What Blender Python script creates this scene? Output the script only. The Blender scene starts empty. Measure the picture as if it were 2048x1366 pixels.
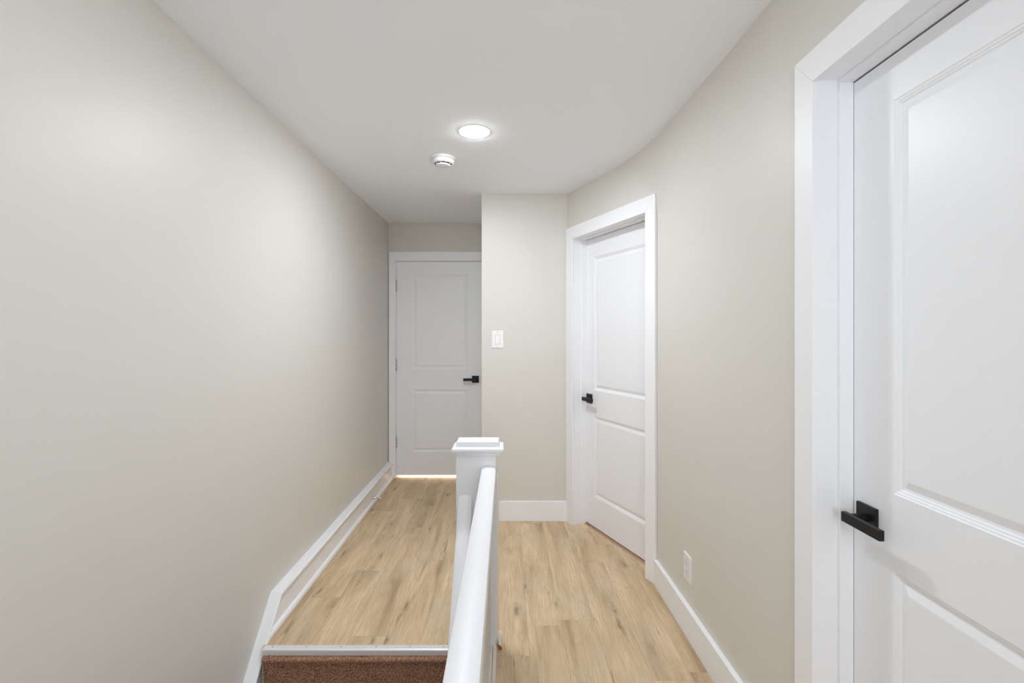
import bpy, bmesh, math, random
from mathutils import Vector, Matrix
random.seed(7)
S = bpy.context.scene
COL = S.collection
PI = math.pi

# ------------------------------------------------------------------ camera
cam_d = bpy.data.cameras.new('camera')
cam = bpy.data.objects.new('camera', cam_d)
COL.objects.link(cam)
S.camera = cam
cam.location = (0.0, 0.0, 1.362)
cam.rotation_euler = (math.radians(90), 0, 0)
cam_d.sensor_fit = 'HORIZONTAL'
cam_d.sensor_width = 36.0
cam_d.lens = 36.0 * 960.0 / 2048.0
cam_d.shift_x = 12.0 / 2048.0
cam_d.shift_y = -14.0 / 2048.0
cam_d.clip_start = 0.02

# ------------------------------------------------------------------ exposure, world
S.view_settings.view_transform = 'Standard'
S.view_settings.look = 'None'
S.view_settings.gamma = 1.0
S.view_settings.use_curve_mapping = False
S.view_settings.exposure = 0.04
S.cycles.use_denoising = True
S.cycles.max_bounces = 16
S.cycles.diffuse_bounces = 12
S.cycles.caustics_reflective = False
S.cycles.caustics_refractive = False
S.cycles.sample_clamp_indirect = 6.0
W = bpy.data.worlds.new('world')
S.world = W
W.use_nodes = True
W.node_tree.nodes['Background'].inputs[0].default_value = (0.75, 0.85, 1.0, 1)
W.node_tree.nodes['Background'].inputs[1].default_value = 0.03

L1, L2, L3 = 300.0, 70.0, 62.0        # luminance of the round ceiling lamps, far to near; the last is added fill
REAR_FILL_W = 26.0
def area_light(name, loc, rot, sx, sy, watts, color):
    d = bpy.data.lights.new(name, 'AREA')
    d.shape = 'RECTANGLE'; d.size = sx; d.size_y = sy; d.energy = watts; d.color = color
    o = bpy.data.objects.new(name, d)
    o.location = loc; o.rotation_euler = rot
    COL.objects.link(o)
    return o
# fill light added behind the camera, as daylight from an invented window
area_light('rear_fill_light', (0.14, -1.46, 1.50), (math.radians(90), 0, 0), 0.86, 1.16, REAR_FILL_W, (0.90, 0.95, 1.0))
# lit rooms behind the closed doors, seen only through the gaps under them
area_light('far_room_light', (-0.62, 5.15, 2.2), (0, 0, 0), 0.5, 0.5, 160.0, (1.0, 0.95, 0.90))
area_light('side_room_light', (1.25, 3.35, 1.6), (0, 0, 0), 0.3, 0.3, 6.0, (1.0, 0.72, 0.55))

# ------------------------------------------------------------------ helpers
def tag(o, label=None, cat=None, group=None, kind=None):
    if label: o['label'] = label
    if cat: o['category'] = cat
    if group: o['group'] = group
    if kind: o['kind'] = kind
    return o

class MB:
    """collects shapes into one mesh; every point goes through self.M"""
    def __init__(self, M=None):
        self.v = []; self.f = []; self.mi = []; self.M = M or Matrix.Identity(4); self.smooth = set()
    def add(self, vs, fs, mi=0, smooth=False):
        b = len(self.v)
        self.v += [tuple(self.M @ Vector(p)) for p in vs]
        for f in fs:
            if smooth: self.smooth.add(len(self.f))
            self.f.append([b + i for i in f]); self.mi.append(mi)
    def hexa(self, bot, top, mi=0):
        self.add(list(bot) + list(top), [(3,2,1,0),(4,5,6,7),(0,1,5,4),(1,2,6,5),(2,3,7,6),(3,0,4,7)], mi)
    def box(self, x0, x1, y0, y1, z0, z1, mi=0):
        self.hexa([(x0,y0,z0),(x1,y0,z0),(x1,y1,z0),(x0,y1,z0)], [(x0,y0,z1),(x1,y0,z1),(x1,y1,z1),(x0,y1,z1)], mi)
    def prism(self, prof, a, b, axis='y', mi=0):
        """closed profile (list of 2-D points) swept from a to b along an axis; a/b are numbers"""
        n = len(prof)
        def P(p, t):
            return {'y': (p[0], t, p[1]), 'x': (t, p[0], p[1]), 'z': (p[0], p[1], t)}[axis]
        vs = [P(p, a) for p in prof] + [P(p, b) for p in prof]
        fs = [tuple(range(n)), tuple(range(2*n-1, n-1, -1))] + [(i, i+n, (i+1) % n + n, (i+1) % n) for i in range(n)]
        self.add(vs, fs, mi)
    def loft(self, rings, mi=0, cap=True, smooth=False):
        n = len(rings[0]); vs = [p for r in rings for p in r]; fs = []
        for k in range(len(rings)-1):
            for i in range(n):
                j = (i+1) % n
                fs.append((k*n+i, k*n+j, (k+1)*n+j, (k+1)*n+i))
        self.add(vs, fs, mi, smooth)
        if cap:
            self.add(rings[0], [tuple(range(n-1, -1, -1))], mi)
            self.add(rings[-1], [tuple(range(n))], mi)
    def lathe(self, prof, c=(0,0,0), seg=48, mi=0, axis='z', smooth=True):
        rings = []
        for r, h in prof:
            ring = []
            for i in range(seg):
                a = 2*PI*i/seg
                if axis == 'z': p = (c[0]+r*math.cos(a), c[1]+r*math.sin(a), c[2]+h)
                elif axis == 'x': p = (c[0]+h, c[1]+r*math.cos(a), c[2]+r*math.sin(a))
                else: p = (c[0]+r*math.cos(a), c[1]+h, c[2]+r*math.sin(a))
                ring.append(p)
            rings.append(ring)
        self.loft(rings, mi, True, smooth)
    def build(self, name, mats, parent=None, bevel=0.0, seg=2, loc=None):
        me = bpy.data.meshes.new(name)
        off = Vector(loc) if loc else Vector((0,0,0))
        me.from_pydata([tuple(Vector(p) - off) for p in self.v], [], self.f)
        if not isinstance(mats, (list, tuple)): mats = [mats]
        for m in mats: me.materials.append(m)
        for i, p in enumerate(me.polygons):
            p.material_index = self.mi[i]
            p.use_smooth = i in self.smooth
        bm = bmesh.new(); bm.from_mesh(me)
        bmesh.ops.recalc_face_normals(bm, faces=bm.faces)
        bm.to_mesh(me); bm.free()
        me.update()
        o = bpy.data.objects.new(name, me)
        COL.objects.link(o)
        o.location = off
        if parent:
            o.parent = parent
            o.matrix_parent_inverse = parent.matrix_basis.inverted()
        if bevel > 0:
            md = o.modifiers.new('edge', 'BEVEL'); md.width = bevel; md.segments = seg
            md.limit_method = 'ANGLE'; md.angle_limit = math.radians(35)
            md.harden_normals = True
            for p in me.polygons: p.use_smooth = True
        return o

def empty(name, loc):
    o = bpy.data.objects.new(name, None); o.location = loc; o.empty_display_size = 0.05
    COL.objects.link(o)
    return o

# ------------------------------------------------------------------ materials
def mat(name, col, rough=0.5, spec=0.5, metal=0.0):
    m = bpy.data.materials.new(name); m.use_nodes = True
    b = m.node_tree.nodes['Principled BSDF']
    b.inputs['Base Color'].default_value = (*col, 1)
    b.inputs['Roughness'].default_value = rough
    b.inputs['Specular IOR Level'].default_value = spec
    b.inputs['Metallic'].default_value = metal
    return m
def nd(m, typ, **kw):
    n = m.node_tree.nodes.new(typ)
    for k, v in kw.items(): setattr(n, k, v)
    return n
def bumped(m, scale, strength, dist=0.001, detail=3, stretch=None):
    lk = m.node_tree.links.new
    tc = nd(m, 'ShaderNodeNewGeometry'); no = nd(m, 'ShaderNodeTexNoise'); bp = nd(m, 'ShaderNodeBump')
    no.inputs['Scale'].default_value = scale; no.inputs['Detail'].default_value = detail
    if stretch:
        mp = nd(m, 'ShaderNodeMapping'); mp.inputs['Scale'].default_value = stretch
        lk(tc.outputs['Position'], mp.inputs['Vector']); lk(mp.outputs[0], no.inputs['Vector'])
    else:
        lk(tc.outputs['Position'], no.inputs['Vector'])
    bp.inputs['Strength'].default_value = strength; bp.inputs['Distance'].default_value = dist
    lk(no.outputs['Fac'], bp.inputs['Height'])
    lk(bp.outputs[0], m.node_tree.nodes['Principled BSDF'].inputs['Normal'])
    return m
PAINT = bumped(mat('greige_eggshell_paint', (0.672, 0.655, 0.612), 0.42, 0.35), 160, 0.12, 0.0006)
CEIL = bumped(mat('flat_white_ceiling_paint', (0.90, 0.925, 0.965), 0.8, 0.2), 120, 0.1, 0.0006)
TRIM = bumped(mat('white_trim_enamel', (0.875, 0.885, 0.915), 0.42, 0.35), 90, 0.08, 0.0008)
DOOR = bumped(mat('white_door_enamel', (0.86, 0.875, 0.91), 0.37, 0.40), 260, 0.10, 0.0005)
RAIL = bumped(mat('brushed_white_gloss_paint', (0.79, 0.80, 0.83), 0.38, 0.4), 30, 0.35, 0.0012, 4, (6, 0.6, 1))
AGED = bumped(mat('aged_cream_paint', (0.78, 0.75, 0.70), 0.45, 0.4), 40, 0.3, 0.0012)
BLACK = mat('matte_black_metal', (0.008, 0.008, 0.009), 0.40, 0.3)
STEEL = mat('satin_nickel', (0.62, 0.61, 0.60), 0.3, 0.5, 1.0)
ALU = bumped(mat('brushed_aluminium', (0.86, 0.86, 0.89), 0.42, 0.5, 0.45), 60, 0.2, 0.0006, 3, (1, 12, 12))
PLASTIC = mat('white_plastic', (0.82, 0.825, 0.83), 0.28, 0.5)
DARK = mat('dark_slot', (0.02, 0.02, 0.02), 0.6, 0.3)
SHADOWGREY = mat('gap_shade_and_screw_grey', (0.45, 0.45, 0.45), 0.5, 0.3)  # grey of the switch screws, and shade painted into plate gaps
BALUSTER = bumped(mat('greige_baluster_paint', (0.60, 0.575, 0.54), 0.5, 0.3), 40, 0.3, 0.001)  # even greige, darker than the rail and base paints
RAWWOOD = mat('raw_wood_end_grain', (0.33, 0.13, 0.04), 0.7, 0.2)
RUBBER = mat('white_rubber', (0.85, 0.84, 0.80), 0.5, 0.3)
THRESH = bumped(mat('reddish_wood_threshold', (0.46, 0.29, 0.21), 0.5, 0.3), 40, 0.2)
BARE = mat('far_room_floor', (0.80, 0.74, 0.66), 0.5, 0.3)
def glow(strength):
    m = mat('lamp_diffuser', (0.9, 0.9, 0.9), 0.5)
    p = m.node_tree.nodes['Principled BSDF']
    p.inputs['Emission Color'].default_value = (0.95, 0.99, 1.045, 1)
    p.inputs['Emission Strength'].default_value = strength
    return m

def wood_material():
    m = mat('light_oak_plank', (0.5, 0.4, 0.28), 0.5, 0.3)
    N = m.node_tree.nodes; lk = m.node_tree.links.new; P = N['Principled BSDF']
    uv = nd(m, 'ShaderNodeUVMap', uv_map='plank')          # x across the board, y along it, metres
    at = nd(m, 'ShaderNodeAttribute', attribute_name='tone')
    # each board looks at its own patch of the grain
    sh = nd(m, 'ShaderNodeVectorMath', operation='SCALE'); lk(at.outputs['Vector'], sh.inputs[0]); sh.inputs['Scale'].default_value = 37.0
    ad = nd(m, 'ShaderNodeVectorMath', operation='ADD'); lk(uv.outputs[0], ad.inputs[0]); lk(sh.outputs[0], ad.inputs[1])
    def noise(scale, sx, sy, detail=4, dist=0.0, rough=0.55):
        mp = nd(m, 'ShaderNodeMapping'); mp.inputs['Scale'].default_value = (sx, sy, 1)
        lk(ad.outputs[0], mp.inputs['Vector'])
        n = nd(m, 'ShaderNodeTexNoise'); n.inputs['Scale'].default_value = scale; n.inputs['Detail'].default_value = detail
        n.inputs['Distortion'].default_value = dist; n.inputs['Roughness'].default_value = rough
        lk(mp.outputs[0], n.inputs['Vector'])
        return n
    broad = noise(1.0, 11, 1.5, 3, 0.6)
    fine = noise(1.0, 170, 7, 5, 0.3, 0.65)
    blot = noise(1.0, 5, 2.2, 2, 0.3)
    crack = noise(1.0, 30, 2.6, 3, 1.2, 0.6)
    # cathedral grain: bands of a stretched field, warped
    mp = nd(m, 'ShaderNodeMapping'); mp.inputs['Scale'].default_value = (8, 1.1, 1); lk(ad.outputs[0], mp.inputs['Vector'])
    warp = nd(m, 'ShaderNodeTexNoise'); warp.inputs['Scale'].default_value = 1.0; warp.inputs['Detail'].default_value = 1.5; warp.inputs['Distortion'].default_value = 0.8
    lk(mp.outputs[0], warp.inputs['Vector'])
    mu = nd(m, 'ShaderNodeMath', operation='MULTIPLY'); lk(warp.outputs['Fac'], mu.inputs[0]); mu.inputs[1].default_value = 15.0
    fr = nd(m, 'ShaderNodeMath', operation='PINGPONG'); lk(mu.outputs[0], fr.inputs[0]); fr.inputs[1].default_value = 0.5
    cr = nd(m, 'ShaderNodeValToRGB'); lk(fr.outputs[0], cr.inputs[0])
    cr.color_ramp.elements[0].position = 0.0; cr.color_ramp.elements[0].color = (1, 1, 1, 1)
    cr.color_ramp.elements[1].position = 0.13; cr.color_ramp.elements[1].color = (0, 0, 0, 1)
    # knots
    mpk = nd(m, 'ShaderNodeMapping'); mpk.inputs['Scale'].default_value = (5.5, 1.6, 1); lk(ad.outputs[0], mpk.inputs['Vector'])
    wk = noise(1.0, 26, 14, 3)
    wks = nd(m, 'ShaderNodeVectorMath', operation='SCALE'); lk(wk.outputs['Color'], wks.inputs[0]); wks.inputs['Scale'].default_value = 0.24
    wka = nd(m, 'ShaderNodeVectorMath', operation='ADD'); lk(mpk.outputs[0], wka.inputs[0]); lk(wks.outputs[0], wka.inputs[1])
    vo = nd(m, 'ShaderNodeTexVoronoi'); vo.inputs['Scale'].default_value = 1.0; lk(wka.outputs[0], vo.inputs['Vector'])
    vo.voronoi_dimensions = '2D'
    kr = nd(m, 'ShaderNodeValToRGB'); lk(vo.outputs['Distance'], kr.inputs[0])
    e = kr.color_ramp.elements
    e[0].position = 0.0; e[0].color = (1, 1, 1, 1)
    e[1].position = 0.17; e[1].color = (0, 0, 0, 1)
    x = e.new(0.030); x.color = (0.75, 0.75, 0.75, 1)
    x = e.new(0.055); x.color = (0.15, 0.15, 0.15, 1)
    x = e.new(0.075); x.color = (0.45, 0.45, 0.45, 1)
    x = e.new(0.095); x.color = (0.12, 0.12, 0.12, 1)
    # only some cells carry a knot
    sep = nd(m, 'ShaderNodeSeparateColor'); lk(vo.outputs['Color'], sep.inputs[0])
    gt = nd(m, 'ShaderNodeMath', operation='GREATER_THAN'); lk(sep.outputs[0], gt.inputs[0]); gt.inputs[1].default_value = 0.40
    kn = nd(m, 'ShaderNodeMath', operation='MULTIPLY'); lk(kr.outputs[0], kn.inputs[0]); lk(gt.outputs[0], kn.inputs[1])
    # base colour ramp from broad bands
    base = nd(m, 'ShaderNodeValToRGB'); lk(broad.outputs['Fac'], base.inputs[0])
    e = base.color_ramp.elements
    e[0].position = 0.28; e[0].color = (0.40, 0.285, 0.170, 1)
    e[1].position = 0.68; e[1].color = (0.75, 0.580, 0.385, 1)
    x = e.new(0.47); x.color = (0.60, 0.455, 0.285, 1)
    def mixc(fac, a, b, typ='MIX', f=None):
        mx = nd(m, 'ShaderNodeMix', data_type='RGBA', blend_type=typ)
        if fac is not None: lk(fac, mx.inputs[0])
        else: mx.inputs[0].default_value = f
        for s, i in ((a, 6), (b, 7)):
            if isinstance(s, tuple): mx.inputs[i].default_value = s
            else: lk(s, mx.inputs[i])
        return mx.outputs[2]
    def scaled(sock, k, sub=0.0):
        s = nd(m, 'ShaderNodeMath', operation='MULTIPLY_ADD', use_clamp=True); lk(sock, s.inputs[0]); s.inputs[1].default_value = k; s.inputs[2].default_value = sub
        return s.outputs[0]
    c = base.outputs[0]
    c = mixc(scaled(fine.outputs['Fac'], 2.4, -1.0), c, (0.68, 0.57, 0.40, 1), 'MIX') if False else c
    c = mixc(scaled(fine.outputs['Fac'], -2.4, 1.30), c, (0.40, 0.29, 0.18, 1))
    c = mixc(scaled(blot.outputs['Fac'], 1.8, -0.95), c, (0.68, 0.58, 0.44, 1))
    c = mixc(scaled(blot.outputs['Fac'], -3.0, 1.22), c, (0.40, 0.30, 0.20, 1))
    c = mixc(scaled(cr.outputs[0], 0.17), c, (0.30, 0.205, 0.12, 1))
    c = mixc(scaled(crack.outputs['Fac'], -9.0, 3.15), c, (0.24, 0.155, 0.085, 1))
    c = mixc(scaled(kn.outputs[0], 0.7), c, (0.15, 0.092, 0.045, 1))
    # board to board tone
    hs = nd(m, 'ShaderNodeHueSaturation'); lk(c, hs.inputs['Color'])
    v = nd(m, 'ShaderNodeMath', operation='MULTIPLY_ADD'); lk(at.outputs['Fac'], v.inputs[0]); v.inputs[1].default_value = 0.05; v.inputs[2].default_value = 1.0
    lk(v.outputs[0], hs.inputs['Value'])
    c = hs.outputs[0]
    # seams
    su = nd(m, 'ShaderNodeUVMap', uv_map='seam'); sx = nd(m, 'ShaderNodeSeparateXYZ'); lk(su.outputs[0], sx.inputs[0])
    mn = nd(m, 'ShaderNodeMath', operation='MINIMUM'); lk(sx.outputs[0], mn.inputs[0]); lk(sx.outputs[1], mn.inputs[1])
    ls = nd(m, 'ShaderNodeMath', operation='LESS_THAN'); lk(mn.outputs[0], ls.inputs[0]); ls.inputs[1].default_value = 0.0009
    c = mixc(scaled(ls.outputs[0], 0.4), c, (0.22, 0.15, 0.09, 1))
    lk(c, P.inputs['Base Color'])
    bp = nd(m, 'ShaderNodeBump'); bp.inputs['Strength'].default_value = 0.15; bp.inputs['Distance'].default_value = 0.0008
    lk(fine.outputs['Fac'], bp.inputs['Height']); lk(bp.outputs[0], P.inputs['Normal'])
    return m
OAK = wood_material()

def carpet_material():
    m = mat('brown_cut_pile', (0.2, 0.1, 0.06), 0.95, 0.1)
    lk = m.node_tree.links.new
    g = nd(m, 'ShaderNodeNewGeometry'); n = nd(m, 'ShaderNodeTexNoise'); n.inputs['Scale'].default_value = 230; n.inputs['Detail'].default_value = 3
    lk(g.outputs['Position'], n.inputs['Vector'])
    r = nd(m, 'ShaderNodeValToRGB'); lk(n.outputs['Fac'], r.inputs[0])
    r.color_ramp.elements[0].position = 0.36; r.color_ramp.elements[0].color = (0.17, 0.080, 0.046, 1)
    r.color_ramp.elements[1].position = 0.64; r.color_ramp.elements[1].color = (0.80, 0.50, 0.34, 1)
    lk(r.outputs[0], m.node_tree.nodes['Principled BSDF'].inputs['Base Color'])
    bp = nd(m, 'ShaderNodeBump'); bp.inputs['Strength'].default_value = 0.9; bp.inputs['Distance'].default_value = 0.004
    lk(n.outputs['Fac'], bp.inputs['Height']); lk(bp.outputs[0], m.node_tree.nodes['Principled BSDF'].inputs['Normal'])
    return m
CARPET = carpet_material()

# ------------------------------------------------------------------ plan of the place
YB = -1.35                      # rear end of the hall
Y_SHORT = 3.51; X_SHORT = -0.179
Y_FAR = 4.565
FAR_DOOR_TOP = 2.059
def xl(y): return -1.10 - 0.018 * max(0.0, (y - 1.5) / 3.06)       # left wall face
def xr(y): return 0.839 - 0.0118 * (max(0.0, y - 1.30))            # right wall face near the floor
A = Vector((0.450, 3.51)); U = Vector((0.385, -0.923)).normalized(); NO = Vector((-U.y, U.x))
ANG = Matrix(((U.x, NO.x, 0, A.x), (U.y, NO.y, 0, A.y), (0, 0, 1, 0), (0, 0, 0, 1)))   # local: along the wall, outwards, up
WELL_X1 = -0.118; WELL_Y1 = 2.072; NOSE_X0, NOSE_X1 = -1.052, -0.214

# ------------------------------------------------------------------ floor
def build_floor():
    joints = {(.419): [2.867], (.259): [2.29], (-.701): [3.387], (-.861): [2.77], (.739): [1.934]}
    fx = 0.099; w = 0.16
    vs, fs, uvp, uvs, tone = [], [], [], [], []
    def patch(x0, x1, y0, y1, px0, py0, plen, t):
        b = len(vs)
        vs.extend([(x0,y0,0),(x1,y0,0),(x1,y1,0),(x0,y1,0)])
        fs.append((b,b+1,b+2,b+3)); tone.append(t)
        for (x, y) in ((x0,y0),(x1,y0),(x1,y1),(x0,y1)):
            uvp.append((x, y))
    def dist(x, y, px0, py0, plen): return (x - px0, y - py0)
    rects = []
    for k in range(-8, 9):
        px0 = fx + w*k
        key = min(joints, key=lambda q: abs(q - px0))
        off = joints[key][0] if abs(key - px0) < 0.01 else random.random()*1.22
        j = off - 1.22*math.ceil((off + 2.0)/1.22)
        while j < 6.0:
            t = random.uniform(-1, 1)
            if -1.25 < px0 + w/2 < 1.45:
                rects.append((px0, px0+w, j, j+1.22, t))
            j += 1.22
    # footprint of the floor: everything but the stair opening
    foot = [(-1.2, 1.4, 2.16, 5.9), (-1.061, 1.4, 2.085, 2.16), (WELL_X1, 1.4, YB - 0.1, 2.085)]
    for (x0, x1, y0, y1, t) in rects:
        for (a0, a1, b0, b1) in foot:
            c0, c1, d0, d1 = max(x0,a0), min(x1,a1), max(y0,b0), min(y1,b1)
            if c1 - c0 > 1e-4 and d1 - d0 > 1e-4:
                # 4 strips so that the seam distance is exact: split at the board's middle lines
                xs = sorted({c0, c1, min(max((x0+x1)/2, c0), c1)}); ys = sorted({d0, d1, min(max((y0+y1)/2, d0), d1)})
                for i in range(len(xs)-1):
                    for q in range(len(ys)-1):
                        X0, X1, Y0, Y1 = xs[i], xs[i+1], ys[q], ys[q+1]
                        b = len(vs)
                        vs.extend([(X0,Y0,0),(X1,Y0,0),(X1,Y1,0),(X0,Y1,0)])
                        fs.append((b,b+1,b+2,b+3)); tone.append(t)
                        for (x, y) in ((X0,Y0),(X1,Y0),(X1,Y1),(X0,Y1)):
                            uvp.append((x, y))
                            uvs.append((min(x-x0, x1-x), min(y-y0, y1-y)))
    me = bpy.data.meshes.new('floor'); me.from_pydata(vs, [], fs)
    l1 = me.uv_layers.new(name='plank'); l2 = me.uv_layers.new(name='seam')
    for i in range(len(uvp)): l1.data[i].uv = uvp[i]; l2.data[i].uv = uvs[i]
    a = me.attributes.new('tone', 'FLOAT', 'FACE')
    for i, t in enumerate(tone): a.data[i].value = t
    me.materials.append(OAK)
    o = bpy.data.objects.new('floor', me); COL.objects.link(o)
    tag(o, 'light oak plank floor running from the stair head to the closed far door', 'floor', kind='structure')
build_floor()

# ------------------------------------------------------------------ ceiling
def sm(a, b, t):
    t = min(1, max(0, (t-a)/(b-a))); return t*t*(3-2*t)
def zc(x, y): return 2.402 + 0.018*sm(3.0, 4.57, y) - 0.015*sm(-0.6, 0.0, x)*sm(2.5, 3.5, y)
m = MB()
nx, ny = 24, 48
gx = [-1.25 + 2.75*i/nx for i in range(nx+1)]; gy = [YB - 0.15 + (5.9 - YB)*j/ny for j in range(ny+1)]
m.add([(x, y, zc(x, y)) for y in gy for x in gx], [(j*(nx+1)+i, (j+1)*(nx+1)+i, (j+1)*(nx+1)+i+1, j*(nx+1)+i+1) for j in range(ny) for i in range(nx)], smooth=True)
tag(m.build('ceiling', CEIL), 'smooth flat white ceiling with one round lamp and a smoke alarm', 'ceiling', kind='structure')

# ------------------------------------------------------------------ walls
ZT = 2.55
m = MB()
ys = [YB - 0.12, 1.5, Y_FAR + 1.3]
for y0, y1 in zip(ys, ys[1:]):
    m.hexa([(xl(y0)-.12,y0,-2.4),(xl(y0),y0,-2.4),(xl(y1),y1,-2.4),(xl(y1)-.12,y1,-2.4)],
           [(xl(y0)-.12,y0,ZT),(xl(y0),y0,ZT),(xl(y1),y1,ZT),(xl(y1)-.12,y1,ZT)])
tag(m.build('wall_left', PAINT), 'long plain greige wall above the white stair skirting', 'wall', kind='structure')

m = MB()                                                     # switch wall, the return behind it and its back
m.box(X_SHORT, 0.60, Y_SHORT, Y_SHORT+0.10, 0, ZT)
m.box(X_SHORT, X_SHORT+0.10, Y_SHORT+0.10, Y_FAR+0.14, 0, ZT)
tag(m.build('wall_front', PAINT, bevel=0.003), 'narrow greige wall carrying the white light switch', 'wall', kind='structure')

DX0, DX1 = -1.0385, -0.2285                                  # far door slab
m = MB()
m.box(-1.26, DX0-0.022, Y_FAR, Y_FAR+0.12, 0, ZT)
m.box(DX1+0.022, X_SHORT+0.02, Y_FAR, Y_FAR+0.12, 0, ZT)
m.box(DX0-0.022, DX1+0.022, Y_FAR, Y_FAR+0.12, FAR_DOOR_TOP+0.02, ZT)
tag(m.build('wall_back', PAINT), 'strip of shaded greige wall above the far door', 'wall', kind='structure')

m = MB(ANG)                                                  # angled wall with its doorway
T0, T1, TE = 0.090, 0.887, 0.99
m.box(-0.05, T0-0.02, 0, 0.12, 0, ZT)
m.box(T1+0.02, TE, 0, 0.12, 0, 2.07)
m.hexa([(T0-0.02,0,2.066),(TE,0,2.066),(TE,0.12,2.066),(T0-0.02,0.12,2.066)],
       [(T0-0.02,-0.004,ZT),(TE,0.006,ZT),(TE,0.13,ZT),(T0-0.02,0.12,ZT)])
tag(m.build('wall_angled', PAINT), 'angled greige wall around the middle door', 'wall', kind='structure')

def lean(y): return 0.010 + 0.024*sm(1.5, 2.7, y)
m = MB()                                                     # right wall with the near doorway
ND0, ND1 = 0.505, 1.293
HEAD = 2.044
def seg(y0, y1, z0):
    pts = [z0] + ([2.05] if z0 < 2.05 else []) + [ZT]
    for za, zb in zip(pts, pts[1:]):
        def x(y, z): return xr(y) - lean(y)*max(0, (z-2.05)/(2.4-2.05))
        m.hexa([(x(y0,za),y0,za),(xr(y0)+.11,y0,za),(xr(y1)+.11,y1,za),(x(y1,za),y1,za)],
               [(x(y0,zb),y0,zb),(xr(y0)+.11,y0,zb),(xr(y1)+.11,y1,zb),(x(y1,zb),y1,zb)])
for a_, b_ in ((ND1+.02, 1.7), (1.7, 2.0), (2.0, 2.2), (2.2, 2.3), (2.3, 2.4), (2.4, 2.5), (2.5, 2.6), (2.6, 2.67), (2.67, 2.74)): seg(a_, b_, 0)
seg(YB-0.12, ND0-.02, 0)
seg(ND0-.02, ND1+.02, HEAD+0.02)
tag(m.build('wall_right', PAINT), 'greige wall with the outlet between the middle and nearest doors', 'wall', kind='structure')

m = MB()                                                     # soft plaster bend where the angled and right walls meet overhead
rows = []
for k in range(13):
    z = 2.136 + (2.46-2.136)*k/12
    g = (z-2.136)/(2.40-2.136)
    yA = 2.62 + (2.735-2.62)*min(1.1, g) ; c = Vector((0, yA)); c.x = xr(yA) - lean(yA)*max(0, (z-2.05)/0.35) - 0.001
    a_ = c - U*(0.03+0.30*g); b_ = Vector((0, yA-0.03-0.34*g)); b_.x = xr(b_.y) - lean(b_.y)*max(0, (z-2.05)/0.35) - 0.001
    a_ = A + U*((a_-A).dot(U)) + NO*0.004
    b_.x += 0.004
    row = []
    for i in range(17):
        t = i/16; p = a_*(1-t)**2 + c*2*t*(1-t) + b_*t*t
        row.append((p.x, p.y, z))
    rows.append(row)
m.add([p for q in rows for p in q], [(j*17+i, j*17+i+1, (j+1)*17+i+1, (j+1)*17+i) for j in range(12) for i in range(16)], smooth=True)
tag(m.build('wall_corner', PAINT), 'soft greige bend between angled and right walls over the middle door', 'wall', kind='structure')

# rear wall of the hall, with a window added for the fill light
m = MB()
wx0, wx1, wz0, wz1 = -0.30, 0.58, 0.90, 2.08
m.box(-1.3, wx0, YB-.12, YB, -2.4, ZT); m.box(wx1, 1.0, YB-.12, YB, -2.4, ZT)
m.box(wx0, wx1, YB-.12, YB, -2.4, wz0); m.box(wx0, wx1, YB-.12, YB, wz1, ZT)
tag(m.build('wall_rear', PAINT), 'greige wall at the rear end of the hall, opened for the added window', 'wall', kind='structure')
m = MB()
for (a0,a1,b0,b1) in ((wx0-.07,wx0,wz0-.07,wz1+.07),(wx1,wx1+.07,wz0-.07,wz1+.07),(wx0,wx1,wz1,wz1+.07),(wx0,wx1,wz0-.07,wz0)):
    m.box(a0,a1,YB,YB+.016,b0,b1)
win = tag(m.build('fill_window_1', TRIM, bevel=0.002), 'white framed window added behind the camera around the fill light', 'window', kind='structure')  # invented, unseen; frames the added fill light
m = MB()
m.box(wx0, wx1, YB-.07, YB-.04, (wz0+wz1)/2-.02, (wz0+wz1)/2+.02)
m.box(wx0, wx0+.03, YB-.07, YB-.04, wz0, wz1); m.box(wx1-.03, wx1, YB-.07, YB-.04, wz0, wz1)
m.build('sash', TRIM, win)

# room beyond the far door (only the light under the door shows)
m = MB()
m.box(-1.2, 0.9, 5.85, 5.95, 0, ZT); m.box(0.55, 0.65, Y_SHORT+.3, 5.9, 0, ZT)
tag(m.build('wall_beyond', PAINT), 'wall of the lit room behind the far door', 'wall', kind='structure')

# stairwell walls below the floor
m = MB()
m.box(WELL_X1, WELL_X1+0.10, YB, WELL_Y1+0.03, -2.4, -0.012)
m.box(-1.2, WELL_X1+0.1, WELL_Y1+0.08, WELL_Y1+0.16, -2.4, -0.012)
tag(m.build('wall_stairwell', PAINT), 'greige wall dropping into the stairwell under the guard rail', 'wall', kind='structure')
m = MB(); m.box(-1.2, WELL_X1+.1, YB-.1, WELL_Y1+.2, -2.45, -2.40)
tag(m.build('floor_lower', CARPET), 'brown carpeted floor at the foot of the stairs', 'floor', kind='structure')

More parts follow.
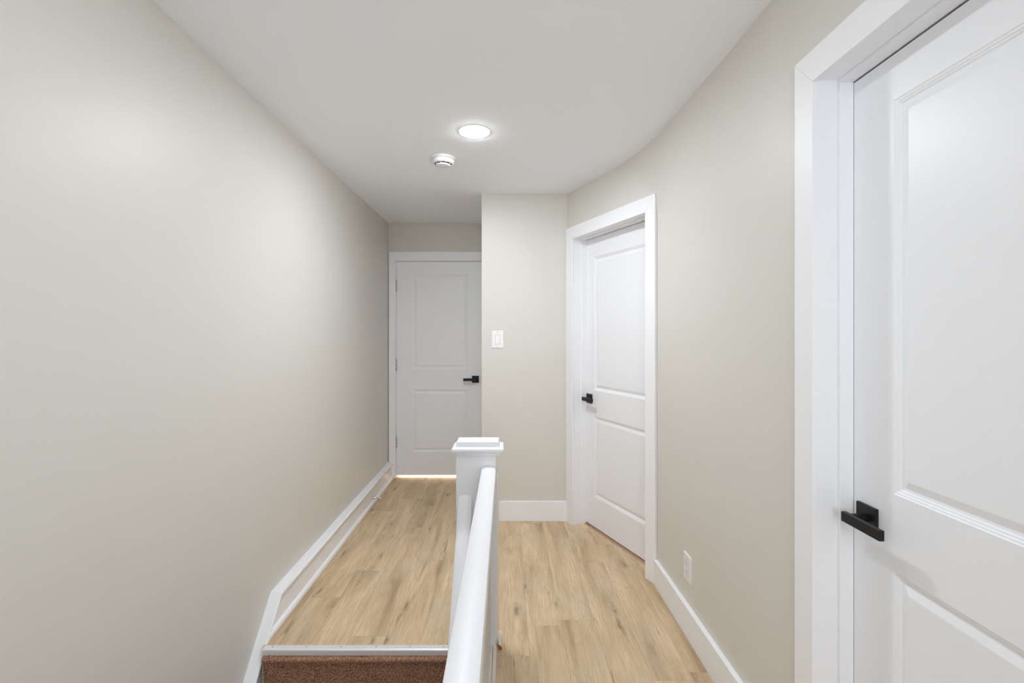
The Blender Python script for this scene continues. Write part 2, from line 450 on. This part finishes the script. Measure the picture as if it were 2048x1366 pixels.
# ------------------------------------------------------------------ door casings and jambs
def casing(name, M, x0, x1, ztop, wl, wr, label, thick=0.016, depth=0.118, stop_d=(0.058, 0.093), wt=0.086, reveal=0.006):
    """M: local x along the wall, y into the wall, z up.  x0/x1 inner edges of the casing."""
    m = MB(M)
    zt = ztop + wt
    m.hexa([(x0-wl,-thick,0),(x0,-thick,0),(x0,0.0,0),(x0-wl,0.0,0)], [(x0-wl,-thick,zt),(x0,-thick,ztop),(x0,0,ztop),(x0-wl,0,zt)])
    m.hexa([(x1,-thick,0),(x1+wr,-thick,0),(x1+wr,0,0),(x1,0,0)], [(x1,-thick,ztop),(x1+wr,-thick,zt),(x1+wr,0,zt),(x1,0,ztop)])
    m.hexa([(x0,-thick,ztop),(x1,-thick,ztop),(x1,0,ztop),(x0,0,ztop)], [(x0-wl,-thick,zt),(x1+wr,-thick,zt),(x1+wr,0,zt),(x0-wl,0,zt)])
    c = tag(m.build(name, TRIM, bevel=0.0018), label, 'door trim', kind='structure')
    j = MB(M); r = reveal
    j.box(x0-0.02, x0-r+0.0, 0.0, depth+.03, 0, ztop+.02); j.box(x1+r, x1+0.02, 0.0, depth+.03, 0, ztop+.02)
    j.box(x0-r, x1+r, 0.0, depth+.03, ztop+r, ztop+0.02)
    j.build('jamb', TRIM, c, bevel=0.0012)
    if stop_d:
        a, b = stop_d; s = 0.010
        k = MB(M)
        k.box(x0-r, x0-r+s, a, b, 0, ztop+r-s); k.box(x1+r-s, x1+r, a, b, 0, ztop+r-s); k.box(x0-r, x1+r, a, b, ztop+r-s, ztop+r)
        k.build('stop_moulding', TRIM, c, bevel=0.0015)
    return c

RW = Matrix(((0, 1, 0, 0.841), (-1, 0, 0, 0), (0, 0, 1, 0), (0, 0, 0, 1)))     # local x = -Y, local y = +X
casing('trim_1', RW, -ND1, -ND0, HEAD, 0.080, 0.085, 'wide flat white casing around the nearest door', depth=0.110, stop_d=(0.056, 0.0930))
casing('trim_2', ANG, T0, T1, 2.044, 0.088, 0.083, 'flat white casing around the door in the angled wall', depth=0.118, stop_d=(0.060, 0.1000))
FW = Matrix.Translation((0, Y_FAR, 0))
casing('trim_3', FW, DX0-0.007, DX1+0.007, FAR_DOOR_TOP, 0.064, 0.040, 'white casing around the far door with the light gap', depth=0.11, stop_d=(0.0315, 0.075), reveal=-0.004, thick=0.020)

# ------------------------------------------------------------------ doors
PROF = [(0, 0), (0.0015, 0.0022), (0.0060, 0.0030), (0.0075, 0.0050), (0.0120, 0.0060), (0.0135, 0.0085), (0.0185, 0.0095), (0.0200, 0.0098), (0.0385, 0.0030)]
def slab(name, M, x0, x1, z0, z1, panels, label, th=0.035):
    """front face at local y=0 looking to -y; panels: (px0, px1, pz0, pz1)"""
    m = MB(M)
    px0, px1 = panels[0][0], panels[0][1]
    zs = [z0] + [z for p in sorted(panels, key=lambda p: p[2]) for z in (p[2], p[3])] + [z1]
    xs = [x0, px0, px1, x1]
    for i in range(3):
        for k in range(len(zs)-1):
            if i == 1 and k % 2 == 1: continue
            m.add([(xs[i],0,zs[k]),(xs[i+1],0,zs[k]),(xs[i+1],0,zs[k+1]),(xs[i],0,zs[k+1])], [(0,1,2,3)])
    for (a, b, c, d) in panels:
        rings = [[(a+o, y, c+o), (b-o, y, c+o), (b-o, y, d-o), (a+o, y, d-o)] for o, y in PROF]
        m.loft(rings, cap=False)
        m.add(rings[-1], [(0,1,2,3)])
    m.add([(x0,th,z0),(x1,th,z0),(x1,th,z1),(x0,th,z1)], [(3,2,1,0)])
    for q in ([(x0,0,z0),(x0,th,z0),(x0,th,z1),(x0,0,z1)], [(x1,0,z0),(x1,0,z1),(x1,th,z1),(x1,th,z0)],
              [(x0,0,z1),(x0,th,z1),(x1,th,z1),(x1,0,z1)], [(x0,0,z0),(x1,0,z0),(x1,th,z0),(x0,th,z0)]):
        m.add(q, [(0,1,2,3)])
    o = m.build(name, DOOR)
    bm = bmesh.new(); bm.from_mesh(o.data)
    bmesh.ops.remove_doubles(bm, verts=bm.verts, dist=1e-5)
    bmesh.ops.recalc_face_normals(bm, faces=bm.faces)
    bm.to_mesh(o.data); bm.free()
    md = o.modifiers.new('edge', 'BEVEL'); md.width = 0.0012; md.segments = 2; md.limit_method = 'ANGLE'; md.angle_limit = math.radians(12)
    return tag(o, label, 'door', kind='structure')

def handle(door, M, cx, cz, side, proj=0.060, length=0.112):
    """square rose and flat lever; side = +1 lever towards +x, -1 towards -x (local)"""
    h = 0.033
    m = MB(M)
    m.hexa([(cx-h,-0.009,cz-h),(cx+h,-0.009,cz-h),(cx+h,0,cz-h),(cx-h,0,cz-h)], [(cx-h,-0.009,cz+h),(cx+h,-0.009,cz+h),(cx+h,0,cz+h),(cx-h,0,cz+h)])
    r = m.build('door_handle', BLACK, door, bevel=0.0012)
    n = MB(M)
    n.lathe([(0.0105, -0.009), (0.0105, -proj+0.012)], c=(cx, 0, cz), seg=32, axis='y', smooth=True)
    n.build('neck', BLACK, r)
    L = MB(M)
    a, b = (cx-0.014, cx+length) if side > 0 else (cx-length, cx+0.014)
    L.box(a, b, -proj, -proj+0.013, cz-0.0125, cz+0.0125)
    lv = L.build('lever', BLACK, r, bevel=0.0012)
    k = MB(M)
    e = cx - 0.004*side
    ring = [(0.0022*math.cos(2*PI*i/20), 0.006*(1 if math.sin(2*PI*i/20) > 0 else -1) * 0.55 + 0.0022*math.sin(2*PI*i/20)) for i in range(20)]
    k.loft([[(e+p[0], -proj-0.0004, cz+p[1]) for p in ring], [(e+p[0], -proj+0.001, cz+p[1]) for p in ring]])
    k.build('privacy_button', DARK, r)
    return r

# nearest door, right
RD = Matrix(((0, 1, 0, 0.9345), (-1, 0, 0, 0), (0, 0, 1, 0), (0, 0, 0, 1)))
near = slab('door_1', RD, -1.2895, -0.503, 0.012, 2.036, [(-1.157, -0.635, 0.978, 1.926), (-1.157, -0.635, 0.235, 0.790)], 'nearest white two-panel door with a long black lever')
handle(near, RD, -1.2365, 0.890, +1, proj=0.062, length=0.114)
# middle door, in the angled wall
MD = ANG @ Matrix.Translation((0, 0.1005, 0))
mid = slab('door_2', MD, T0-0.002, T1+0.002, 0.014, 2.038, [(T0+0.105, T1-0.105, 0.972, 1.905), (T0+0.105, T1-0.105, 0.225, 0.790)], 'middle white two-panel door set in the angled wall')
handle(mid, MD, T0+0.052, 0.907, +1)
# far door, flush with its frame, hinged on the left
FD = Matrix.Translation((0, Y_FAR-0.004, 0))
far = slab('door_3', FD, DX0, DX1, 0.026, 2.052, [(-0.891, -0.358, 1.034, 1.930), (-0.891, -0.358, 0.246, 0.838)], 'far white two-panel door with light showing beneath it')
handle(far, FD, -0.290, 0.937, -1, length=0.112)
for z in (1.828, 1.077, 0.345):
    m = MB()
    for q in range(3):
        m.lathe([(0.0001,0),(0.0068,0.0003),(0.0068,0.0327),(0.0001,0.033)], c=(DX0-0.004, Y_FAR-0.012, z-0.05+0.0335*q), seg=20)
    m.lathe([(0.0001,-0.006),(0.005,-0.005),(0.005,0.105),(0.0001,0.106)], c=(DX0-0.004, Y_FAR-0.012, z-0.05), seg=16)
    m.box(DX0-0.010, DX0+0.004, Y_FAR-0.010, Y_FAR-0.004, z-0.05, z+0.05)
    m.build('hinge', STEEL, far)
m = MB(); m.box(DX1+0.0005, DX1+0.007, Y_FAR-0.023, Y_FAR-0.004, 0.905, 0.965)
m.build('strike_plate', BLACK, far, bevel=0.002)

# threshold under the middle door
m = MB(ANG); m.prism([(0.084, 0.0003), (0.087, 0.004), (0.116, 0.006), (0.150, 0.004), (0.154, 0.0003)], T0+0.002, T1-0.002, axis='x')
tag(m.build('threshold', THRESH), 'reddish brown wooden threshold under the middle door', 'threshold', kind='structure')

# ------------------------------------------------------------------ baseboards
def base_prof(t=0.018, h=0.138): return [(0,0),(-t,0),(-t,h-0.006),(-t+0.004,h),(0,h)]
m = MB()
for y0, y1 in ((ND1+0.082, 1.7), (1.7, 2.612)):
    m.hexa([(xr(y0)-.020,y0,0),(xr(y0)+.002,y0,0),(xr(y1)+.002,y1,0),(xr(y1)-.020,y1,0)], [(xr(y0)-.020,y0,.138),(xr(y0)+.002,y0,.138),(xr(y1)+.002,y1,.138),(xr(y1)-.020,y1,.138)])
m.box(0.819, 0.841, YB, ND0-0.09, 0, 0.138)
tag(m.build('baseboard_right', TRIM, bevel=0.003), 'white baseboard under the outlet between two doors', 'baseboard', kind='structure')
m = MB(); m.box(X_SHORT, 0.445, Y_SHORT-0.015, Y_SHORT+0.002, 0, 0.147)
tag(m.build('baseboard_front', TRIM, bevel=0.003), 'short white baseboard below the light switch wall', 'baseboard', kind='structure')

# left skirting: plinth with cap that kinks down the stairs
SL = 1.05
YK = 2.252
def skirt_section(y, top):
    x = xl(y)
    # face board, cap with a nosed edge
    return x, top
m = MB()
def sweep(prof, stations, mat_i=0):
    rings = []
    for (y, x, dz, sy) in stations:
        rings.append([(x + p[0], y, p[1] + dz) for p in prof])
    m.loft(rings, mat_i)
yend = 0.3
capt = 0.154
cap_prof = [(0.0, -0.020), (0.048, -0.020), (0.0525, -0.017), (0.0545, -0.011), (0.053, -0.005), (0.048, -0.001), (0.042, 0.0), (0.0, 0.0)]
def capsweep():
    sts = [(Y_FAR-0.02, capt), (YK, capt)]
    rings = [[(xl(y)+p[0], y, z+p[1]) for p in cap_prof] for y, z in sts]
    # mitre at the kink, then down the slope: vertical thickness grows with the slope
    k = 1/math.cos(math.atan(SL))
    rings[-1] = [(xl(YK)+p[0], YK + (-p[1])*(-0.0) , capt+p[1]*1.0) for p in cap_prof]
    y = yend
    rings.append([(xl(y)+p[0], y, capt - SL*(YK-y) + p[1]*k) for p in cap_prof])
    m.loft(rings)
capsweep()
tr = m.build('trim_4', TRIM)
tag(tr, 'white stair skirting with a rounded cap kinking down the stairs', 'skirting', kind='structure')
# stringer face under the cap
m = MB()
fx_ = 0.036
y2 = yend
pts = [(Y_FAR-0.02, -0.02), (Y_FAR-0.02, capt-0.015), (YK, capt-0.015), (y2, capt-0.02-SL*(YK-y2)), (y2, capt-0.45-SL*(YK-y2)), (1.95, -0.45), (2.10, -0.30), (2.15, -0.02)]
n = len(pts)
vs = [(xl(y)-0.01, y, z) for y, z in pts] + [(xl(y)+fx_, y, z) for y, z in pts]
m.add(vs, [tuple(range(n)), tuple(range(2*n-1, n-1, -1))] + [(i, (i+1) % n, (i+1) % n+n, i+n) for i in range(n)])
m.build('skirt_board', TRIM, tr)
m = MB()
prof = [(fx_, 0.0), (fx_+0.016, 0.0), (fx_+0.016, 0.006), (fx_+0.0135, 0.014), (fx_+0.008, 0.020), (fx_, 0.022)]
m.loft([[(xl(y)+p[0], y, p[1]) for p in prof] for y in (Y_FAR-0.02, 2.125)])
m.build('shoe_moulding', TRIM, tr)

# ------------------------------------------------------------------ door stop on the skirting
yd = 3.90; xd = xl(yd)+fx_
ds = empty('door_stop', (xd, yd, 0.034))
m = MB(); m.lathe([(0.0005, 0), (0.0125, 0.0002), (0.0125, 0.003), (0.009, 0.007), (0.006, 0.014), (0.0048, 0.022)], c=(xd, yd, 0.034), axis='x', seg=28)
m.build('base', STEEL, ds)
m = MB()
coil = []
for i in range(9*14+1):
    a = 2*PI*i/14; coil.append((xd+0.018+0.030*i/(9*14), yd+0.0042*math.cos(a), 0.034+0.0042*math.sin(a)))
rings = []
for i, p in enumerate(coil):
    a = 2*PI*i/14
    rings.append([(p[0]+0.0013*math.sin(b), p[1]+0.0013*math.cos(b)*math.cos(a), p[2]+0.0013*math.cos(b)*math.sin(a)) for b in [2*PI*q/6 for q in range(6)]])
m.loft(rings, smooth=True)
m.build('spring', STEEL, ds)
m = MB(); m.lathe([(0.005, 0.046), (0.0068, 0.047), (0.0068, 0.058), (0.005, 0.0605), (0.0005, 0.061)], c=(xd, yd, 0.034), axis='x', seg=24)
m.build('rubber_tip', RUBBER, ds)
tag(ds, 'small metal door stop with white tip on the skirting near the far door', 'door stop')

# ------------------------------------------------------------------ stair nosing strip and stairs
nz = empty('stair_nosing', ((NOSE_X0+NOSE_X1)/2, 2.085, 0))
m = MB()
m.prism([(2.102, 0.0003), (2.102, 0.0020), (2.077, 0.0026), (2.072, 0.0008), (2.0705, -0.003), (2.0705, -0.024), (2.073, -0.024), (2.073, -0.002), (2.078, 0.0003)], NOSE_X0, NOSE_X1, axis='x')
m.build('angle_strip', ALU, nz)
for px in (300, 618, 937, 1267, 1580, 1895):
    x = (480 + px/4.6545 - 1012)/960*2.086
    if x < NOSE_X1 - 0.01:
        m = MB(); m.lathe([(0.0004, 0.0046), (0.0022, 0.0043), (0.0040, 0.0030), (0.0043, 0.0021)], c=(x, 2.090, 0), seg=20)
        m.box(x-0.003, x+0.003, 2.0896, 2.0904, 0.0042, 0.0047, 1)
        m.build('screw', [STEEL, DARK], nz)
tag(nz, 'aluminium nosing strip with screws on the top stair edge', 'nosing')

RISE, RUN = 0.197, 0.188
stair = empty('staircase', (-0.63, 2.03, -0.02))
SX0, SX1 = NOSE_X0+0.004, -0.205
m = MB()
for k in range(11):
    yk = 2.084 - RUN*k; zk = -RISE*k
    m.box(SX0-0.01, SX1+0.01, yk-0.002 if k else yk, yk+0.02, zk-RISE-0.02, zk-0.030)        # riser board
    m.box(SX0-0.01, SX1+0.01, yk-RUN-0.02, yk+0.01, zk-RISE-0.026, zk-RISE-0.004)
m.build('wooden_carcass', AGED, stair)
def carpet_run():
    """one runner draped over every riser and tread: a lip below the metal strip, riser, tread, nosing ..."""
    path = [(2.072, -0.0245), (2.064, -0.0255), (2.0575, -0.029), (2.0555, -0.034), (2.058, -0.040), (2.066, -0.045), (2.072, -0.054)]
    for k in range(11):
        yk = 2.074 - RUN*k; z1 = -RISE*(k+1)
        path += [(yk, z1+0.012), (yk-0.006, z1+0.003)]
        path += [(yk-RUN+0.012, z1+0.002), (yk-RUN-0.010, z1), (yk-RUN-0.016, z1-0.008), (yk-RUN-0.014, z1-0.020), (yk-RUN-0.002, z1-0.030)]
    # resample
    out = [Vector((p[0], p[1])) for p in path]
    m = MB()
    nxs = 40
    rows = []
    for p in out:
        rows.append([(SX0 + (SX1-SX0)*i/nxs, p.x, p.y) for i in range(nxs+1)])
    vs = [q for r in rows for q in r]
    fs = [(j*(nxs+1)+i, j*(nxs+1)+i+1, (j+1)*(nxs+1)+i+1, (j+1)*(nxs+1)+i) for j in range(len(rows)-1) for i in range(nxs)]
    m.add(vs, fs, smooth=True)
    # tufts on the first riser and lip
    rnd = random.Random(3)
    vs, fs = [], []
    fine = []
    for a, b in zip(out[:13], out[1:14]):
        L = (b-a).length; n = max(1, int(L/0.0030))
        d = (b-a).normalized(); nrm = Vector((d.y, -d.x))
        if nrm.x > 0.3 or nrm.y < -0.99: nrm = -nrm
        for i in range(n): fine.append((a + (b-a)*(i/n), nrm))
    step = 0.0032
    for p, nrm in fine:
        x = SX0 + rnd.random()*step
        while x < SX1:
            xx = x + rnd.uniform(-.0012, .0012); q = p + Vector((rnd.uniform(-.001,.001), rnd.uniform(-.001,.001)))
            h = rnd.uniform(0.003, 0.006); r = 0.0015
            tip = (xx + rnd.uniform(-.0016,.0016), q.x + nrm.x*h, q.y + nrm.y*h + rnd.uniform(-.0016,.0016))
            t = Vector((-nrm.y, nrm.x))
            b = len(vs); rot = rnd.random()*6.28
            for k in range(3):
                a = rot + 2.094*k
                vs.append((xx + r*math.cos(a), q.x + t.x*r*math.sin(a), q.y + t.y*r*math.sin(a)))
            vs.append(tip)
            fs += [(b,b+1,b+3),(b+1,b+2,b+3),(b+2,b,b+3)]
            x += step
    m.add(vs, fs)
    m.build('carpet_runner', CARPET, stair)
carpet_run()
tag(stair, 'brown carpeted stairs descending from the metal nosing strip', 'stairs', kind='structure')

# ------------------------------------------------------------------ newel post
nw = empty('newel_post', (-0.128, 2.14, 0))
NX0, NX1, NY0, NY1 = -0.217, -0.0425, 2.082, 2.185
m = MB(); m.box(NX0, NX1, NY0, NY1, 0.0, 0.850)
m.build('post', RAIL, nw, bevel=0.002)
m = MB()
cxn, cyn = -0.1225, 2.1235
def rect(hx, hy, z, x=cxn, y=cyn): return [(x-hx,y-hy,z),(x+hx,y-hy,z),(x+hx,y+hy,z),(x-hx,y+hy,z)]
bx, by = 0.089, 0.0515
m.loft([rect(bx, by, 0.838), rect(bx+.004, by+.004, 0.840), rect(bx+.005, by+.005, 0.846), rect(bx+.010, by+.0085, 0.850), rect(bx+.017, by+.011, 0.855), rect(bx+.019, by+.013, 0.858),
        rect(bx+.022, by+.014, 0.859), rect(bx+.0235, by+.015, 0.864), rect(bx+.0225, by+.0145, 0.869), rect(bx+.019, by+.012, 0.871),
        rect(bx+.006, by-.004, 0.8775)])
m.loft([rect(bx+.004, by-.005, 0.876), rect(bx+.004, by-.005, 0.893), rect(bx+.001, by-.008, 0.8975), rect(bx-.001, by-.010, 0.8985)])
m.build('cap', RAIL, nw, bevel=0.0012)
m = MB(); m.box(NX1-0.001, NX1+0.0105, 2.112, 2.180, 0.0, 0.752)
m.build('side_strip', AGED, nw, bevel=0.003)
m = MB()
q = [(NX1+0.010, 0.0), (NX1+0.024, 0.0), (NX1+0.0235, 0.010), (NX1+0.0205, 0.017), (NX1+0.015, 0.021), (NX1+0.010, 0.022)]
m.prism(q, 2.074, 2.180, axis='y')
sh = m.build('shoe_moulding', AGED, nw)
m = MB(); m.prism([(a*1.0 + 0.0003, b*0.97+0.0004) for a, b in q], 2.0725, 2.0740, axis='y')
e = m.build('bare_end', RAWWOOD, sh); e['label'] = 'bare brown wood end'
tag(nw, 'white square newel post with moulded cap at the stair head', 'newel post')

# ------------------------------------------------------------------ guard rail along the stair opening
gr = empty('guard_rail', (-0.074, 0.6, 0))
RW_, = (0.0305,)
def rail_prof(cx, z, w=0.0305, h=0.058):
    return [(cx-w, z-h), (cx+w, z-h), (cx+w, z-0.0085), (cx+w*0.80, z-0.0045), (cx+w*0.42, z-0.0008), (cx, z), (cx-w*0.42, z-0.0008), (cx-w*0.80, z-0.0045), (cx-w, z-0.0085)]
m = MB()
z_at = lambda y: 0.797 + 0.004*(2.08-y)
ysr = [2.0815, 1.7, 1.3, 0.9, 0.4, -0.4, YB]
m.loft([[(p[0], y, p[1]) for p in rail_prof(-0.0735, z_at(y))] for y in ysr])
hr = m.build('handrail', RAIL, gr, bevel=0.002)
m = MB()
m.box(-0.0560, -0.0410, YB, 2.0815, 0.0, 0.012); m.box(-0.098, -0.0575, YB, 2.0815, -0.002, 0.016)
m.build('base_rail', AGED, gr, bevel=0.002)
y = 2.045
while y > YB + 0.03:
    m = MB(); m.box(-0.0975, -0.0665, y-0.0155, y+0.0155, 0.014, z_at(y)-0.056)
    m.build('baluster', BALUSTER, gr, bevel=0.0015)
    y -= 0.108
m = MB(); m.box(WELL_X1-0.006, WELL_X1+0.016, YB, 2.0815, -0.26, -0.0005)
m.build('fascia_board', TRIM, gr)
tag(gr, 'level white guard rail running from the newel post alongside the stair opening', 'railing')

# ------------------------------------------------------------------ stair railing, lower, sloping
sr = empty('stair_railing', (-0.177, 1.9, 0))
m = MB()
zs_ = lambda y: 0.668 - 1.06*(2.083-y)
ye = 0.55
k = 1/math.cos(math.atan(1.06))
def slope_prof(cx, y, zoff=0): return [(p[0], y, zs_(y) + p[1]*k) for p in rail_prof(cx, 0.0, 0.0295, 0.05)]
m.loft([slope_prof(-0.1765, 2.0815), slope_prof(-0.1765, ye)])
m.build('handrail', RAIL, sr, bevel=0.002)
m = MB()
pts = [(2.081, -0.02), (2.081, -0.30), (ye, -0.30-1.06*(2.081-ye)), (ye, -0.02-1.06*(2.081-ye))]
n = 4
vs = [(-0.203, a, b) for a, b in pts] + [(-0.128, a, b) for a, b in pts]
m.add(vs, [(0,1,2,3),(7,6,5,4)] + [(i, (i+1) % 4, (i+1) % 4+4, i+4) for i in range(4)])
m.build('stringer', TRIM, sr)
y = 1.99
while y > ye+0.02:
    m = MB()
    zb = lambda yy: -0.03 - 1.06*(2.081-yy); zt = lambda yy: zs_(yy) - 0.065
    x0, x1, a, b = -0.192, -0.161, y-0.0155, y+0.0155
    m.hexa([(x0,a,zb(a)),(x1,a,zb(a)),(x1,b,zb(b)),(x0,b,zb(b))], [(x0,a,zt(a)),(x1,a,zt(a)),(x1,b,zt(b)),(x0,b,zt(b))])
    m.build('baluster', RAIL, sr)
    y -= 0.125
tag(sr, 'lower sloping white stair railing descending from the newel post with the carpeted steps', 'railing')

# ------------------------------------------------------------------ light switch
sw = empty('light_switch', (-0.061, Y_SHORT, 1.327))
m = MB(); X0, X1, Z0, Z1 = -0.104, -0.018, 1.263, 1.391
def rr(x0, x1, z0, z1, r, y, n=5):
    out = []
    for (cx, cz, a0) in ((x1-r, z1-r, 0), (x0+r, z1-r, 90), (x0+r, z0+r, 180), (x1-r, z0+r, 270)):
        for i in range(n+1):
            a = math.radians(a0 + 90*i/n); out.append((cx + r*math.cos(a), y, cz + r*math.sin(a)))
    return out
m.loft([rr(X0,X1,Z0,Z1,.004,Y_SHORT+.001), rr(X0,X1,Z0,Z1,.004,Y_SHORT-.003), rr(X0+.003,X1-.003,Z0+.003,Z1-.003,.003,Y_SHORT-.006)])
m.build('wall_plate', PLASTIC, sw)
m = MB(); c = (X0+X1)/2; zc_ = 1.327
m.loft([rr(c-.0175,c+.0175,zc_-.035,zc_+.035,.001,Y_SHORT-.0058), rr(c-.0175,c+.0175,zc_-.035,zc_+.035,.001,Y_SHORT-.0064)])
m.build('gap', SHADOWGREY, sw)  # grey slip paints the shadow line round the rocker
m = MB()
m.hexa([(c-.0155,Y_SHORT-.0060,zc_-.033),(c+.0155,Y_SHORT-.0060,zc_-.033),(c+.0155,Y_SHORT-.0062,zc_-.033),(c-.0155,Y_SHORT-.0062,zc_-.033)],
       [(c-.0155,Y_SHORT-.0060,zc_+.033),(c+.0155,Y_SHORT-.0060,zc_+.033),(c+.0155,Y_SHORT-.0062,zc_+.033),(c-.0155,Y_SHORT-.0062,zc_+.033)])
m.v = []; m.f = []; m.mi = []
m.prism([(Y_SHORT-.0055, zc_-.033), (Y_SHORT-.0105, zc_-.033), (Y_SHORT-.0078, zc_), (Y_SHORT-.0068, zc_+.033), (Y_SHORT-.0055, zc_+.033)], c-.0155, c+.0155, axis='x')
m.build('rocker', PLASTIC, sw, bevel=0.0006)
for z in (1.381, 1.273):
    m = MB(); m.lathe([(0.0032, -0.0060), (0.0030, -0.0070), (0.0003, -0.0074)], c=(c, Y_SHORT, z), axis='y', seg=20)
    m.build('screw', SHADOWGREY, sw)
tag(sw, 'white rocker light switch on the narrow greige wall', 'light switch')

# ------------------------------------------------------------------ outlet
yo = 2.183; xo = xr(yo)
OW = Matrix(((0, 1, 0, xo), (-1, 0, 0, yo), (0, 0, 1, 0.3015), (0, 0, 0, 1))) @ Matrix.Rotation(-0.0118, 4, 'Z')
ou = empty('electrical_outlet', (xo, yo, 0.3015))
m = MB(OW)
m.loft([rr(-.042,.042,-.061,.061,.004,.001), rr(-.042,.042,-.061,.061,.004,-.004), rr(-.039,.039,-.058,.058,.003,-.0065)])
m.build('wall_plate', PLASTIC, ou)
m = MB(OW); m.loft([rr(-.0185,.0185,-.0355,.0355,.001,-.006), rr(-.0185,.0185,-.0355,.0355,.001,-.0068)])
m.build('gap', SHADOWGREY, ou)  # shadow line round the receptacle, painted as a grey slip
m = MB(OW); m.loft([rr(-.0165,.0165,-.0335,.0335,.002,-.006), rr(-.0165,.0165,-.0335,.0335,.002,-.0085)])
fc = m.build('receptacle', PLASTIC, ou)
for z in (0.018, -0.018):
    m = MB(OW)
    m.box(-.0075,-.0055,-.0088,-.0080,z-.001,z+.0075); m.box(.0055,.0072,-.0088,-.0080,z,z+.0065)
    m.lathe([(.0024,-.0088),(.0024,-.008)], c=(0,0,z-.0065), axis='y', seg=16)
    m.build('socket', DARK, fc)
tag(ou, 'white electrical outlet low on the greige wall', 'outlet')

# ------------------------------------------------------------------ ceiling lamp(s)
def ceiling_lamp(x, y, strength, label):
    z = zc(x, y)
    e = empty('ceiling_light', (x, y, z))
    m = MB(); m.lathe([(0.074, 0.0), (0.0835, 0.0005), (0.0832, -0.0012), (0.0815, -0.0018), (0.076, -0.0018), (0.074, -0.0010)], c=(x, y, z), seg=64)
    m.build('trim_ring', PLASTIC, e)
    m = MB(); m.lathe([(0.0765, -0.0005), (0.0765, -0.0020), (0.073, -0.0032), (0.062, -0.0050), (0.04, -0.0064), (0.001, -0.0070)], c=(x, y, z), seg=64)
    m.build('diffuser', glow(strength), e)
    return tag(e, label, 'ceiling light')
ceiling_lamp(-0.1615, 2.461, L1, 'round flush white ceiling lamp, switched on')
lamp2 = ceiling_lamp(-0.1615, 1.20, L2, 'round flush ceiling lamp above the guard rail')
fill_lamp = ceiling_lamp(-0.1615, -0.25, L3, 'unseen round ceiling lamp added behind the camera to brighten the hall')  # out of view, added as extra light for the hall
del lamp2, fill_lamp

# ------------------------------------------------------------------ smoke alarm
sx_, sy_ = -0.371, 2.825; sz = zc(sx_, sy_)
sa = empty('smoke_alarm', (sx_, sy_, sz))
m = MB(); m.lathe([(0.001, 0.001), (0.070, 0.001), (0.0715, -0.003), (0.0712, -0.009), (0.069, -0.011), (0.001, -0.011)], c=(sx_, sy_, sz), seg=64)
m.build('mounting_plate', PLASTIC, sa)
m = MB(); m.lathe([(0.001, -0.0115), (0.0655, -0.0115), (0.0655, -0.029), (0.0635, -0.0345), (0.058, -0.0375), (0.0515, -0.0385), (0.0490, -0.033), (0.001, -0.033)], c=(sx_, sy_, sz), seg=64)
m.build('housing', PLASTIC, sa)
m = MB(); m.lathe([(0.001, -0.033), (0.0475, -0.033), (0.0475, -0.0405), (0.001, -0.0405)], c=(sx_, sy_, sz), seg=64)
for i in range(12):
    pass
m.build('vent_slot', DARK, sa)
m = MB()
m.lathe([(0.001, -0.0400), (0.0430, -0.0405), (0.0440, -0.0435), (0.0410, -0.0470), (0.030, -0.0485), (0.001, -0.049)], c=(sx_, sy_, sz), seg=64)
for i in range(10):
    a = math.radians(36*i + 10)
    c_, s_ = math.cos(a), math.sin(a)
    R = Matrix.Translation((sx_, sy_, sz)) @ Matrix.Rotation(a, 4, 'Z')
    k = MB(R); k.box(0.040, 0.0505, -0.0012, 0.0012, -0.0432, -0.0345)
    m.v += k.v; b0 = len(m.v) - len(k.v)
    for f in k.f: m.f.append([b0+q for q in f]); m.mi.append(0)
m.build('sensor_cap', PLASTIC, sa)
tag(sa, 'round white smoke alarm on the ceiling beyond the lamp', 'smoke alarm')
